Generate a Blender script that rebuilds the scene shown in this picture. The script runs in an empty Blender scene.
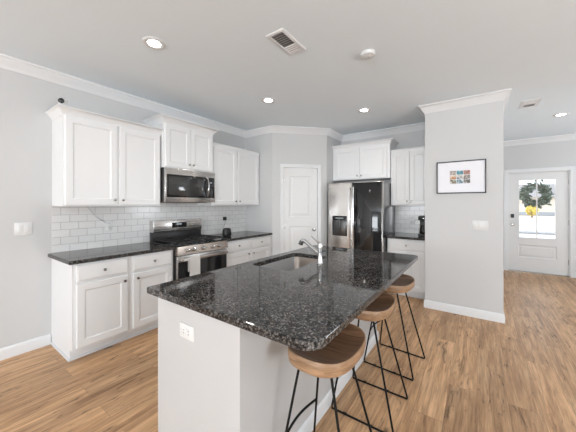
import bpy, bmesh, math, random
from mathutils import Vector, Matrix
random.seed(7)
sc = bpy.context.scene
COL = sc.collection
PI = math.pi

# ---------------------------------------------------------------- camera, light, exposure
CAM_Z, YAW, FPX, HOR = 1.409, math.radians(35.261), 267.557, 204.05
cd = bpy.data.cameras.new('camera')
cam = bpy.data.objects.new('camera', cd)
COL.objects.link(cam)
cam.location = (0, 0, CAM_Z)
cam.rotation_euler = (PI/2, 0, YAW)
cd.sensor_fit = 'HORIZONTAL'
cd.sensor_width = 36.0
cd.lens = FPX/576*36.0
cd.shift_y = -(216-HOR)/576
cd.clip_start = 0.05
sc.camera = cam

w = bpy.data.worlds.new('world')
sc.world = w
w.use_nodes = True
wn = w.node_tree.nodes
wn['Background'].inputs[0].default_value = (0.86, 0.93, 1.0, 1)
wn['Background'].inputs[1].default_value = 3.2

sc.view_settings.view_transform = 'Standard'
sc.view_settings.look = 'None'
sc.view_settings.gamma = 1
sc.view_settings.use_curve_mapping = False
sc.view_settings.exposure = 0.26

def area(name, loc, rot, sx, sy, power, col):
    ld = bpy.data.lights.new(name, 'AREA')
    ld.shape = 'RECTANGLE'; ld.size = sx; ld.size_y = sy; ld.energy = power; ld.color = col
    o = bpy.data.objects.new(name, ld); COL.objects.link(o)
    o.location = loc; o.rotation_euler = rot
    return o
# area lamps added at the unseen windows, most tipped up to brighten the ceiling
DAY = (0.935, 0.968, 1.0)
TILT = math.radians(55)
area('window_fill', (-2.3, -5.96, 1.4), (PI/2+math.radians(5), 0, 0), 1.6, 1.3, 62, DAY)
area('window_fill', (0.8, -5.96, 1.35), (PI/2+TILT, 0, 0), 1.6, 1.3, 300, DAY)
area('window_fill', (3.86, 0.2, 1.35), (0, PI/2+TILT, 0), 1.6, 1.3, 100, DAY)
area('window_fill', (3.86, 5.4, 1.35), (0, PI/2+TILT, 0), 1.3, 1.0, 38, DAY)

# ---------------------------------------------------------------- materials
def mat(name, color, rough=0.5, metal=0.0, spec=None, bump=0.0, bscale=60, var=0.03, coat=0.0, vscale=6):
    m = bpy.data.materials.new(name); m.use_nodes = True
    nt = m.node_tree; n = nt.nodes; l = nt.links
    b = n['Principled BSDF']
    b.inputs['Roughness'].default_value = rough
    b.inputs['Metallic'].default_value = metal
    if spec is not None: b.inputs['Specular IOR Level'].default_value = spec
    if coat: b.inputs['Coat Weight'].default_value = coat; b.inputs['Coat Roughness'].default_value = 0.05
    tc = n.new('ShaderNodeTexCoord')
    no = n.new('ShaderNodeTexNoise'); no.inputs['Scale'].default_value = vscale; no.inputs['Detail'].default_value = 3
    l.new(tc.outputs['Object'], no.inputs['Vector'])
    mx = n.new('ShaderNodeMix'); mx.data_type = 'RGBA'
    mx.inputs['A'].default_value = tuple(max(0, c*(1-var)) for c in color[:3]) + (1,)
    mx.inputs['B'].default_value = tuple(min(1, c*(1+var)) for c in color[:3]) + (1,)
    l.new(no.outputs['Fac'], mx.inputs['Factor'])
    l.new(mx.outputs['Result'], b.inputs['Base Color'])
    if bump:
        n2 = n.new('ShaderNodeTexNoise'); n2.inputs['Scale'].default_value = bscale; n2.inputs['Detail'].default_value = 4
        l.new(tc.outputs['Object'], n2.inputs['Vector'])
        bp = n.new('ShaderNodeBump'); bp.inputs['Strength'].default_value = bump; bp.inputs['Distance'].default_value = 0.002
        l.new(n2.outputs['Fac'], bp.inputs['Height']); l.new(bp.outputs['Normal'], b.inputs['Normal'])
    return m

def emis(name, color, s):
    m = bpy.data.materials.new(name); m.use_nodes = True
    b = m.node_tree.nodes['Principled BSDF']
    b.inputs['Base Color'].default_value = (*color, 1)
    b.inputs['Emission Color'].default_value = (*color, 1)
    b.inputs['Emission Strength'].default_value = s
    return m

M = {}
M['wall'] = mat('wall_paint', (0.60, 0.603, 0.603), 0.75, bump=0.08, bscale=220, var=0.01)
M['ceiling'] = mat('ceiling_paint', (0.83, 0.90, 0.95), 0.85, bump=0.1, bscale=180, var=0.01)
M['trim'] = mat('trim_paint', (0.74, 0.75, 0.76), 0.4, var=0.01)
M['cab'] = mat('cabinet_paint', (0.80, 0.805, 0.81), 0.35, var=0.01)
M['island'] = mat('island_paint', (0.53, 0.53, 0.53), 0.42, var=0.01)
M['door'] = mat('door_paint', (0.73, 0.73, 0.73), 0.4, var=0.01)
M['plastic'] = mat('white_plastic', (0.72, 0.72, 0.715), 0.35, var=0.01)
M['black'] = mat('black_plastic', (0.012, 0.012, 0.013), 0.35)
M['blackglass'] = mat('black_glass', (0.012, 0.012, 0.013), 0.06, spec=0.6)
M['mwglass'] = mat('smoked_window_glass', (0.035, 0.035, 0.035), 0.08, spec=0.8)
M['iron'] = mat('cast_iron', (0.015, 0.015, 0.015), 0.5, bump=0.2)
M['wire'] = mat('black_powder_coat', (0.005, 0.005, 0.005), 0.5, spec=0.2)
M['chrome'] = mat('chrome', (0.62, 0.62, 0.62), 0.13, metal=1)
M['nickel'] = mat('brushed_nickel', (0.45, 0.44, 0.42), 0.25, metal=1)
M['darkmetal'] = mat('dark_grey_metal', (0.10, 0.10, 0.10), 0.3, metal=0.8)
M['towel'] = mat('towel_cloth', (0.72, 0.71, 0.69), 0.95, bump=0.6, bscale=260)
M['vent_shade'] = mat('vent_shadow_grey', (0.16, 0.16, 0.16), 0.7)
M['leaf'] = mat('wreath_leaf', (0.09, 0.14, 0.085), 0.6, var=0.5, vscale=25)
M['leaf_pale'] = mat('wreath_leaf_pale', (0.22, 0.30, 0.24), 0.6, var=0.4, vscale=25)
M['twig'] = mat('twig', (0.14, 0.08, 0.04), 0.8)
M['bush'] = mat('yellow_bush', (0.62, 0.50, 0.10), 0.8, var=0.4, vscale=12)
M['lawn'] = mat('dry_lawn', (0.50, 0.40, 0.28), 0.95, var=0.2, vscale=3)
M['concrete'] = mat('pale_concrete', (0.62, 0.62, 0.60), 0.9, var=0.05)
M['kerb'] = mat('kerb_concrete', (0.20, 0.205, 0.21), 0.9, var=0.1)
M['road'] = mat('asphalt', (0.11, 0.12, 0.13), 0.9, var=0.1)
M['siding'] = mat('house_siding', (0.55, 0.50, 0.44), 0.8)
M['roofing'] = mat('roof_shingle', (0.20, 0.19, 0.19), 0.9)
M['paper'] = mat('mat_board', (0.84, 0.84, 0.88), 0.7, var=0.005)
M['frame'] = mat('picture_frame_black', (0.02, 0.02, 0.022), 0.4)
M['lamp'] = emis('lamp_lens', (1.0, 0.97, 0.92), 16)
M['display'] = mat('display_glass', (0.01, 0.01, 0.012), 0.1)
M['digits'] = emis('display_digits', (0.45, 0.5, 0.52), 0.0)
M['grout'] = mat('cord_grey', (0.42, 0.42, 0.42), 0.6)
M['carafe'] = mat('dark_carafe_glass', (0.02, 0.012, 0.008), 0.05, spec=0.8)

def steel(name, col, rough, axis=2, amp=0.25):
    m = bpy.data.materials.new(name); m.use_nodes = True
    nt = m.node_tree; n = nt.nodes; l = nt.links
    b = n['Principled BSDF']; b.inputs['Metallic'].default_value = 1
    tc = n.new('ShaderNodeTexCoord'); mp = n.new('ShaderNodeMapping')
    s = [160, 160, 160]; s[axis] = 1.2
    mp.inputs['Scale'].default_value = s
    no = n.new('ShaderNodeTexNoise'); no.inputs['Scale'].default_value = 1.0
    l.new(tc.outputs['Object'], mp.inputs['Vector']); l.new(mp.outputs['Vector'], no.inputs['Vector'])
    r = n.new('ShaderNodeMapRange'); r.inputs['To Min'].default_value = rough*(1-amp); r.inputs['To Max'].default_value = rough*(1+amp)
    l.new(no.outputs['Fac'], r.inputs['Value']); l.new(r.outputs['Result'], b.inputs['Roughness'])
    b.inputs['Base Color'].default_value = (*col, 1)
    return m
M['steel'] = steel('stainless_steel', (0.62, 0.60, 0.58), 0.26, axis=1)
M['steel_v'] = steel('stainless_steel_door', (0.64, 0.62, 0.60), 0.22, axis=1)
M['steel_brown_reflect'] = steel('stainless_control_panel', (0.50, 0.43, 0.38), 0.28, axis=1)  # brown tone of reflections put into the steel colour
M['steel_sink'] = steel('stainless_sink', (0.34, 0.295, 0.26), 0.30, axis=1)
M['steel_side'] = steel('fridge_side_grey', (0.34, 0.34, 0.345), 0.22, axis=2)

def granite():
    m = bpy.data.materials.new('dark_granite'); m.use_nodes = True
    nt = m.node_tree; n = nt.nodes; l = nt.links
    b = n['Principled BSDF']; b.inputs['Roughness'].default_value = 0.05; b.inputs['Specular IOR Level'].default_value = 0.25
    geo = n.new('ShaderNodeNewGeometry')
    no = n.new('ShaderNodeTexNoise'); no.inputs['Scale'].default_value = 30; no.inputs['Detail'].default_value = 5; no.inputs['Roughness'].default_value = 0.7
    mix = n.new('ShaderNodeMix'); mix.data_type = 'VECTOR'; mix.inputs['Factor'].default_value = 0.02
    l.new(geo.outputs['Position'], mix.inputs['A']); l.new(no.outputs['Color'], mix.inputs['B'])
    v = n.new('ShaderNodeTexVoronoi'); v.inputs['Scale'].default_value = 150
    l.new(mix.outputs['Result'], v.inputs['Vector'])
    sep = n.new('ShaderNodeSeparateColor'); l.new(v.outputs['Color'], sep.inputs[0])
    r1 = n.new('ShaderNodeValToRGB'); e = r1.color_ramp; e.interpolation = 'LINEAR'
    e.elements[0].position = 0.0; e.elements[0].color = (0.006, 0.006, 0.007, 1)
    e.elements[1].position = 1.0; e.elements[1].color = (0.20, 0.188, 0.176, 1)
    for p_, c_ in ((0.30, (0.016, 0.014, 0.014, 1)), (0.58, (0.048, 0.043, 0.040, 1)), (0.85, (0.12, 0.112, 0.105, 1))):
        k = e.elements.new(p_); k.color = c_
    l.new(sep.outputs[0], r1.inputs[0])
    no2 = n.new('ShaderNodeTexNoise'); no2.inputs['Scale'].default_value = 7; no2.inputs['Detail'].default_value = 4
    l.new(geo.outputs['Position'], no2.inputs['Vector'])
    mr = n.new('ShaderNodeMapRange'); mr.inputs['From Min'].default_value = 0.3; mr.inputs['From Max'].default_value = 0.7
    mr.inputs['To Min'].default_value = 0.65; mr.inputs['To Max'].default_value = 1.35
    l.new(no2.outputs['Fac'], mr.inputs['Value'])
    mu = n.new('ShaderNodeMix'); mu.data_type = 'RGBA'; mu.blend_type = 'MULTIPLY'; mu.inputs['Factor'].default_value = 1
    cb = n.new('ShaderNodeCombineColor')
    for i in range(3): l.new(mr.outputs['Result'], cb.inputs[i])
    l.new(r1.outputs[0], mu.inputs['A']); l.new(cb.outputs[0], mu.inputs['B'])
    l.new(mu.outputs['Result'], b.inputs['Base Color'])
    return m
M['granite'] = granite()

def floor_mat():
    m = bpy.data.materials.new('oak_plank_floor'); m.use_nodes = True
    nt = m.node_tree; n = nt.nodes; l = nt.links
    b = n['Principled BSDF']; b.inputs['Roughness'].default_value = 0.42; b.inputs['Specular IOR Level'].default_value = 0.3
    geo = n.new('ShaderNodeNewGeometry')
    sp = n.new('ShaderNodeSeparateXYZ'); l.new(geo.outputs['Position'], sp.inputs[0])
    cb = n.new('ShaderNodeCombineXYZ'); l.new(sp.outputs['Y'], cb.inputs['X']); l.new(sp.outputs['X'], cb.inputs['Y'])
    br = n.new('ShaderNodeTexBrick'); br.offset = 0.37; br.offset_frequency = 2
    br.inputs['Scale'].default_value = 1; br.inputs['Mortar Size'].default_value = 0.0011
    br.inputs['Brick Width'].default_value = 1.22; br.inputs['Row Height'].default_value = 0.18
    br.inputs['Color1'].default_value = (0, 0, 0, 1); br.inputs['Color2'].default_value = (1, 1, 1, 1); br.inputs['Mortar'].default_value = (0.5, 0.5, 0.5, 1)
    l.new(cb.outputs[0], br.inputs['Vector'])
    sr = n.new('ShaderNodeSeparateColor'); l.new(br.outputs['Color'], sr.inputs[0])
    # grain coordinates: stretched along the plank, shifted per plank
    ml = n.new('ShaderNodeMath'); ml.operation = 'MULTIPLY'; ml.inputs[1].default_value = 37.0; l.new(sr.outputs[0], ml.inputs[0])
    cz = n.new('ShaderNodeCombineXYZ'); l.new(sp.outputs['X'], cz.inputs['X']); l.new(sp.outputs['Y'], cz.inputs['Y']); l.new(ml.outputs[0], cz.inputs['Z'])
    mp = n.new('ShaderNodeMapping'); mp.inputs['Scale'].default_value = (22, 1.5, 1)
    l.new(cz.outputs[0], mp.inputs['Vector'])
    n1 = n.new('ShaderNodeTexNoise'); n1.inputs['Scale'].default_value = 1; n1.inputs['Detail'].default_value = 7; n1.inputs['Roughness'].default_value = 0.62; n1.inputs['Distortion'].default_value = 0.5
    l.new(mp.outputs[0], n1.inputs['Vector'])
    ramp = n.new('ShaderNodeValToRGB'); e = ramp.color_ramp
    e.elements[0].position = 0.22; e.elements[0].color = (0.15, 0.075, 0.038, 1)
    e.elements[1].position = 0.78; e.elements[1].color = (0.74, 0.48, 0.275, 1)
    k = e.elements.new(0.40); k.color = (0.455, 0.26, 0.134, 1)
    k = e.elements.new(0.55); k.color = (0.61, 0.37, 0.203, 1)
    l.new(n1.outputs['Fac'], ramp.inputs[0])
    # fine pores
    mp2 = n.new('ShaderNodeMapping'); mp2.inputs['Scale'].default_value = (95, 5, 1)
    l.new(cz.outputs[0], mp2.inputs['Vector'])
    n2 = n.new('ShaderNodeTexNoise'); n2.inputs['Scale'].default_value = 1; n2.inputs['Detail'].default_value = 4
    l.new(mp2.outputs[0], n2.inputs['Vector'])
    # knots / dark rustic marks
    mp3 = n.new('ShaderNodeMapping'); mp3.inputs['Scale'].default_value = (15, 3.2, 1)
    l.new(cz.outputs[0], mp3.inputs['Vector'])
    n3 = n.new('ShaderNodeTexNoise'); n3.inputs['Scale'].default_value = 1; n3.inputs['Detail'].default_value = 6; n3.inputs['Roughness'].default_value = 0.7; n3.inputs['Distortion'].default_value = 1.6
    l.new(mp3.outputs[0], n3.inputs['Vector'])
    kr = n.new('ShaderNodeMapRange'); kr.inputs['From Min'].default_value = 0.57; kr.inputs['From Max'].default_value = 0.66
    kr.inputs['To Min'].default_value = 1.0; kr.inputs['To Max'].default_value = 0.38
    l.new(n3.outputs['Fac'], kr.inputs['Value'])
    pr = n.new('ShaderNodeMapRange'); pr.inputs['From Min'].default_value = 0.3; pr.inputs['From Max'].default_value = 0.7
    pr.inputs['To Min'].default_value = 0.74; pr.inputs['To Max'].default_value = 1.16
    l.new(n2.outputs['Fac'], pr.inputs['Value'])
    pl = n.new('ShaderNodeMapRange'); pl.inputs['To Min'].default_value = 0.82; pl.inputs['To Max'].default_value = 1.12
    l.new(sr.outputs[0], pl.inputs['Value'])
    mo = n.new('ShaderNodeMapRange'); mo.inputs['To Min'].default_value = 1.0; mo.inputs['To Max'].default_value = 0.6
    l.new(br.outputs['Fac'], mo.inputs['Value'])
    cur = None
    for q in (kr, pr, pl, mo):
        if cur is None: cur = q.outputs['Result']; continue
        t = n.new('ShaderNodeMath'); t.operation = 'MULTIPLY'; l.new(cur, t.inputs[0]); l.new(q.outputs['Result'], t.inputs[1]); cur = t.outputs[0]
    vs = n.new('ShaderNodeVectorMath'); vs.operation = 'SCALE'
    l.new(ramp.outputs[0], vs.inputs[0]); l.new(cur, vs.inputs['Scale'])
    l.new(vs.outputs[0], b.inputs['Base Color'])
    bp = n.new('ShaderNodeBump'); bp.inputs['Strength'].default_value = 0.15; bp.inputs['Distance'].default_value = 0.002
    l.new(n2.outputs['Fac'], bp.inputs['Height']); l.new(bp.outputs['Normal'], b.inputs['Normal'])
    return m
M['floor'] = floor_mat()

def tile_mat(name, axis):
    m = bpy.data.materials.new(name); m.use_nodes = True
    nt = m.node_tree; n = nt.nodes; l = nt.links
    b = n['Principled BSDF']; b.inputs['Roughness'].default_value = 0.14
    geo = n.new('ShaderNodeNewGeometry')
    sp = n.new('ShaderNodeSeparateXYZ'); l.new(geo.outputs['Position'], sp.inputs[0])
    ad = n.new('ShaderNodeMath'); ad.operation = 'ADD'; ad.inputs[1].default_value = -0.898 if axis == 'Y' else 0.02; l.new(sp.outputs[axis], ad.inputs[0])
    az = n.new('ShaderNodeMath'); az.operation = 'ADD'; az.inputs[1].default_value = -0.914+0.0765*2; l.new(sp.outputs['Z'], az.inputs[0])
    cb = n.new('ShaderNodeCombineXYZ'); l.new(ad.outputs[0], cb.inputs['X']); l.new(az.outputs[0], cb.inputs['Y'])
    br = n.new('ShaderNodeTexBrick'); br.offset = 0.5
    br.inputs['Scale'].default_value = 1; br.inputs['Mortar Size'].default_value = 0.0022; br.inputs['Mortar Smooth'].default_value = 0.3
    br.inputs['Brick Width'].default_value = 0.153; br.inputs['Row Height'].default_value = 0.0765
    br.inputs['Color1'].default_value = (0.72, 0.72, 0.715, 1); br.inputs['Color2'].default_value = (0.77, 0.77, 0.765, 1); br.inputs['Mortar'].default_value = (0.40, 0.40, 0.395, 1)
    l.new(cb.outputs[0], br.inputs['Vector']); l.new(br.outputs['Color'], b.inputs['Base Color'])
    bp = n.new('ShaderNodeBump'); bp.invert = True; bp.inputs['Strength'].default_value = 0.5; bp.inputs['Distance'].default_value = 0.002
    l.new(br.outputs['Fac'], bp.inputs['Height']); l.new(bp.outputs['Normal'], b.inputs['Normal'])
    rr = n.new('ShaderNodeMapRange'); rr.inputs['To Min'].default_value = 0.14; rr.inputs['To Max'].default_value = 0.8
    l.new(br.outputs['Fac'], rr.inputs['Value']); l.new(rr.outputs['Result'], b.inputs['Roughness'])
    return m
M['tile_left'] = tile_mat('subway_tile', 'Y')
M['tile_back'] = tile_mat('subway_tile_back', 'X')

def wood(name, dark, light, sc_=(4, 40, 40)):
    m = bpy.data.materials.new(name); m.use_nodes = True
    nt = m.node_tree; n = nt.nodes; l = nt.links
    b = n['Principled BSDF']; b.inputs['Roughness'].default_value = 0.42
    tc = n.new('ShaderNodeTexCoord'); mp = n.new('ShaderNodeMapping'); mp.inputs['Scale'].default_value = sc_
    no = n.new('ShaderNodeTexNoise'); no.inputs['Scale'].default_value = 1; no.inputs['Detail'].default_value = 6; no.inputs['Distortion'].default_value = 1.2
    l.new(tc.outputs['Object'], mp.inputs[0]); l.new(mp.outputs[0], no.inputs['Vector'])
    r = n.new('ShaderNodeValToRGB'); r.color_ramp.elements[0].position = 0.3; r.color_ramp.elements[0].color = (*dark, 1)
    r.color_ramp.elements[1].position = 0.7; r.color_ramp.elements[1].color = (*light, 1)
    l.new(no.outputs['Fac'], r.inputs[0]); l.new(r.outputs[0], b.inputs['Base Color'])
    return m
M['seat_top'] = wood('walnut_seat_top', (0.09, 0.04, 0.018), (0.33, 0.18, 0.10), (3, 30, 3))
M['seat_edge'] = wood('oak_seat_edge', (0.22, 0.125, 0.065), (0.44, 0.27, 0.155), (8, 8, 60))

# ---------------------------------------------------------------- mesh helpers
class MB:
    def __init__(s): s.bm = bmesh.new(); s.mi = 0
    def box(s, x0, x1, y0, y1, z0, z1, bev=0.0, seg=2):
        r = bmesh.ops.create_cube(s.bm, size=1)
        vs = r['verts']
        for v in vs:
            v.co = Vector((x0+(v.co.x+.5)*(x1-x0), y0+(v.co.y+.5)*(y1-y0), z0+(v.co.z+.5)*(z1-z0)))
        fs = set(f for v in vs for f in v.link_faces)
        for f in fs: f.material_index = s.mi
        if bev:
            es = list(set(e for v in vs for e in v.link_edges))
            bmesh.ops.bevel(s.bm, geom=es, offset=bev, segments=seg, affect='EDGES', profile=0.5)
        return s
    def quad(s, pts):
        f = s.bm.faces.new([s.bm.verts.new(p) for p in pts]); f.material_index = s.mi; return f
    def rings(s, rings, cap0=True, cap1=True, closed=False):
        vr = [[s.bm.verts.new(p) for p in r] for r in rings]
        n = len(vr[0]); k = len(vr)
        rng = range(k if closed else k-1)
        for i in rng:
            a, b = vr[i], vr[(i+1) % k]
            for j in range(n):
                f = s.bm.faces.new((a[j], a[(j+1) % n], b[(j+1) % n], b[j])); f.material_index = s.mi
        if not closed:
            if cap0: f = s.bm.faces.new(list(reversed(vr[0]))); f.material_index = s.mi
            if cap1: f = s.bm.faces.new(vr[-1]); f.material_index = s.mi
        return vr
    def tube(s, pts, r, seg=10, closed=False, radii=None):
        pts = [Vector(p) for p in pts]; n = len(pts); rs = []
        up = None
        for i, p in enumerate(pts):
            if closed: t = (pts[(i+1) % n]-pts[i-1])
            else: t = pts[min(i+1, n-1)]-pts[max(i-1, 0)]
            t.normalize()
            if up is None:
                up = Vector((0, 0, 1)) if abs(t.z) < .9 else Vector((1, 0, 0))
            a = t.cross(up).normalized(); up2 = a.cross(t).normalized(); up = up2
            rr = radii[i] if radii else r
            rs.append([p+(a*math.cos(2*PI*j/seg)+up2*math.sin(2*PI*j/seg))*rr for j in range(seg)])
        s.rings(rs, closed=closed); return s
    def cyl(s, p0, p1, r0, r1=None, seg=20):
        return s.tube([p0, p1], r0, seg, radii=[r0, r0 if r1 is None else r1])
    def lathe(s, prof, c, axis='Z', seg=24):
        # prof: list of (radius, height)
        rs = []
        for r, h in prof:
            r = max(r, 1e-4)
            ring = []
            for j in range(seg):
                a = 2*PI*j/seg; u, v = r*math.cos(a), r*math.sin(a)
                if axis == 'Z': q = (u, v, h)
                elif axis == 'X': q = (h, u, v)
                else: q = (v, h, u)
                ring.append(Vector(c)+Vector(q))
            rs.append(ring)
        s.rings(rs); return s
    def prism(s, poly, z0, z1):
        s.rings([[(x, y, z0) for x, y in poly], [(x, y, z1) for x, y in poly]]); return s
    def panel(s, y0, y1, z0, z1, x0, steps):
        # moulded slab facing +X: steps = [(inset, x)], first is at x0 back edge
        rs = [[(x0, y0, z0), (x0, y1, z0), (x0, y1, z1), (x0, y0, z1)]]
        for ins, x in steps:
            rs.append([(x, y0+ins, z0+ins), (x, y1-ins, z0+ins), (x, y1-ins, z1-ins), (x, y0+ins, z1-ins)])
        s.rings(rs); return s
    def xform(s, mtx):
        bmesh.ops.transform(s.bm, matrix=mtx, verts=s.bm.verts); return s
    def build(s, name, mats, parent=None, loc=None, rotz=0, smooth=True, ang=35):
        bmesh.ops.recalc_face_normals(s.bm, faces=s.bm.faces)
        me = bpy.data.meshes.new(name); s.bm.to_mesh(me); s.bm.free()
        if not isinstance(mats, (list, tuple)): mats = [mats]
        for m in mats: me.materials.append(m)
        if smooth:
            for p in me.polygons: p.use_smooth = True
            me.set_sharp_from_angle(angle=math.radians(ang))
        o = bpy.data.objects.new(name, me); COL.objects.link(o)
        if parent is not None: o.parent = parent
        if loc is not None: o.location = loc
        o.rotation_euler.z = rotz
        return o

def tag(o, label, cat, group=None, kind=None):
    o['label'] = label; o['category'] = cat
    if group: o['group'] = group
    if kind: o['kind'] = kind
    return o
def thing(name, label, cat, loc, rotz=0, group=None):
    o = bpy.data.objects.new(name, None); COL.objects.link(o)
    o.location = loc; o.rotation_euler = (0, 0, rotz); o.empty_display_size = 0.1
    return tag(o, label, cat, group)
def struct(o): o['kind'] = 'structure'; return o

def offsets(path, d, closed):
    """offset a 2D path to its right by d with mitred corners"""
    n = len(path); out = []
    for i in range(n):
        p = Vector(path[i])
        prv = Vector(path[i-1]) if (closed or i > 0) else None
        nxt = Vector(path[(i+1) % n]) if (closed or i < n-1) else None
        def rn(a, b):
            t = (b-a).normalized(); return Vector((t.y, -t.x))
        if prv is None: q = p+rn(p, nxt)*d
        elif nxt is None: q = p+rn(prv, p)*d
        else:
            a, b = rn(prv, p), rn(p, nxt); m = (a+b)
            q = p + m*(d/(1+a.dot(b)))
        out.append(q)
    return out
def sweep(mb, path, prof, closed=False):
    """prof: closed loop of (out, z)"""
    cols = [offsets(path, o, closed) for o, z in prof]
    rs = [[(cols[j][i].x, cols[j][i].y, prof[j][1]) for j in range(len(prof))] for i in range(len(path))]
    mb.rings(rs, closed=closed)
    return mb
def rrect(x0, x1, y0, y1, r, n=6):
    pts = []
    rr = r if isinstance(r, (list, tuple)) else [r]*4
    for (cx, cy, a0), q in zip(((x1, y1, 0), (x0, y1, 90), (x0, y0, 180), (x1, y0, 270)), rr):
        sx = 1 if cx == x1 else -1; sy = 1 if cy == y1 else -1
        for k in range(n+1):
            a = math.radians(a0+90*k/n)
            pts.append((cx-sx*q+q*math.cos(a), cy-sy*q+q*math.sin(a)))
    return pts

# ---------------------------------------------------------------- room
LW, H, BK = -3.512, 2.744, 4.93
PF, PL, PR, DW = 4.064, -0.582, 0.255, 7.349
RW, FR = 3.9, -6.0
QX = -2.192
PW = 3.61
A1 = (-2.88, PW); A2 = (QX, PW+(QX+2.88))
outline = [(LW, FR), (LW, PW), A1, A2, (QX, BK), (PL, BK), (PL, PF), (PR, PF), (PR, DW), (RW, DW), (RW, FR)]
names = ['wall_left', 'wall_pantry_side', 'wall_pantry', 'wall_fridge_side', 'wall_back', 'wall_column_left', 'wall_column_front', 'wall_hall_left', 'wall_hall_end', 'wall_right', 'wall_front']
dlen = math.hypot(A2[0]-A1[0], A2[1]-A1[1])
D1, D2 = dlen*0.5-0.305+0.012, dlen*0.5+0.305+0.012      # pantry door opening along the diagonal
FD0, FD1 = 0.548, 1.452                                   # front door
openings = {
    'wall_pantry': [(D1, D2, 0, 2.045)],
    'wall_hall_end': [(FD0-PR-.01, FD1-PR+.01, 0, 2.065)],
    'wall_right': [(DW-6.0, DW-4.8, .75, 2.15), (DW-1.05, DW+.65, .6, 2.3)],
    'wall_front': [(2.25, 3.95, .6, 2.3), (5.35, 7.05, .6, 2.3)],
}
openings['wall_right'] = [(DW-6.0, DW-4.8, .85, 2.05), (DW-1.05, DW+.65, .6, 2.3)]
T = 0.12
outer = offsets(outline, -T, True)
nseg = len(outline)
for i in range(nseg):
    a, b = Vector(outline[i]), Vector(outline[(i+1) % nseg]); oa, ob = outer[i], outer[(i+1) % nseg]
    t = (b-a); Ls = t.length; t.normalize(); nrm = Vector((t.y, -t.x))
    if names[i] == 'wall_right':
        # window positions measured along the wall from the hall end
        ops = [(DW-6.0, DW-4.8, .85, 2.05), (DW-1.05, DW+.65, .6, 2.3)]
        ops = sorted((s0, s1, z0, z1) for s0, s1, z0, z1 in ops)
    else: ops = sorted(openings.get(names[i], []))
    mb = MB()
    def piece(s0, s1, z0, z1):
        pa = a+t*s0; pb = a+t*s1
        qa = oa if s0 <= 0 else pa-nrm*T
        qb = ob if s1 >= Ls else pb-nrm*T
        mb.prism([(pa.x, pa.y), (pb.x, pb.y), (qb.x, qb.y), (qa.x, qa.y)], z0, z1)
    cur = 0
    for s0, s1, z0, z1 in ops:
        piece(cur, s0, 0, H)
        if z0 > 0: piece(s0, s1, 0, z0)
        piece(s0, s1, z1, H)
        cur = s1
    piece(cur, Ls, 0, H)
    struct(mb.build(names[i], M['wall'], smooth=False))
struct(MB().box(LW-.2, RW+.2, FR-.2, DW+.13, -0.12, 0).build('floor', M['floor'], smooth=False))
struct(MB().box(LW-.2, RW+.2, FR-.2, DW+.2, H, H+.12).build('ceiling', M['ceiling'], smooth=False))

# crown moulding round the whole room
CROWN = [(0, H-.105), (.008, H-.105), (.012, H-.09), (.03, H-.068), (.05, H-.035), (.062, H-.02), (.07, H-.016), (.07, H), (0, H)]
struct(sweep(MB(), outline, CROWN, True).build('trim_1', M['trim'], ang=50))
BASE = [(0, 0), (.014, 0), (.014, .085), (.011, .098), (.005, .105), (0, .105)]
c_ = 0.7071
def diag(s, d=0): return (A1[0]+c_*s+c_*d, A1[1]+c_*s-c_*d)
struct(sweep(MB(), [(LW, FR), (LW, .82)], BASE).build('baseboard_left', M['trim']))
struct(sweep(MB(), [(PL, 4.30), (PL, PF), (PR, PF), (PR, DW), (FD0-.075, DW)], BASE).build('baseboard_column', M['trim']))
struct(sweep(MB(), [(FD1+.075, DW), (RW, DW), (RW, FR), (LW, FR)], BASE).build('baseboard_right', M['trim']))
struct(sweep(MB(), [A1, diag(D1-.062)], BASE).build('baseboard_pantry', M['trim']))
struct(sweep(MB(), [diag(D2+.062), A2, (QX, BK-.6)], BASE).build('baseboard_fridge_side', M['trim']))

# window frames behind and beside the camera
def window(n, p, rotz, W_, z0, z1):
    mb = MB(); h = W_/2; f = .05
    mb.box(-h, -h+f, -.11, -.04, z0, z1).box(h-f, h, -.11, -.04, z0, z1).box(-h, h, -.11, -.04, z0, z0+f).box(-h, h, -.11, -.04, z1-f, z1)
    mb.box(-h, h, -.10, -.05, (z0+z1)/2-.02, (z0+z1)/2+.02)
    mb.box(-h-.07, -h, 0, .016, z0-.07, z1+.07).box(h, h+.07, 0, .016, z0-.07, z1+.07).box(-h-.07, h+.07, 0, .016, z1, z1+.07).box(-h-.07, h+.07, 0, .03, z0-.07, z0)
    struct(mb.build('window_%d' % n, M['trim'], loc=(p[0], p[1], 0), rotz=rotz, smooth=False))
for k, s in enumerate(openings['wall_front']):
    xc = RW-(s[0]+s[1])/2
    window(k+1, (xc, FR), 0, s[1]-s[0], s[2], s[3])
for k, s in enumerate(openings['wall_right']):
    window(k+4, (RW, DW-(s[0]+s[1])/2), PI/2, s[1]-s[0], s[2], s[3])

# tile backsplashes
struct(MB().box(LW, LW+.009, .83, PW, .90, 1.43).build('wall_tile_left', M['tile_left'], smooth=False))
struct(MB().box(-1.165, PL, BK-.009, BK, .90, 1.40).build('wall_tile_back', M['tile_back'], smooth=False))

# ---- pantry door on the diagonal wall (local x out of wall, y along)
DL = D2-D1
PR_LOC = diag(D1); PROT = -PI/4-PI/2+PI/2
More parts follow.
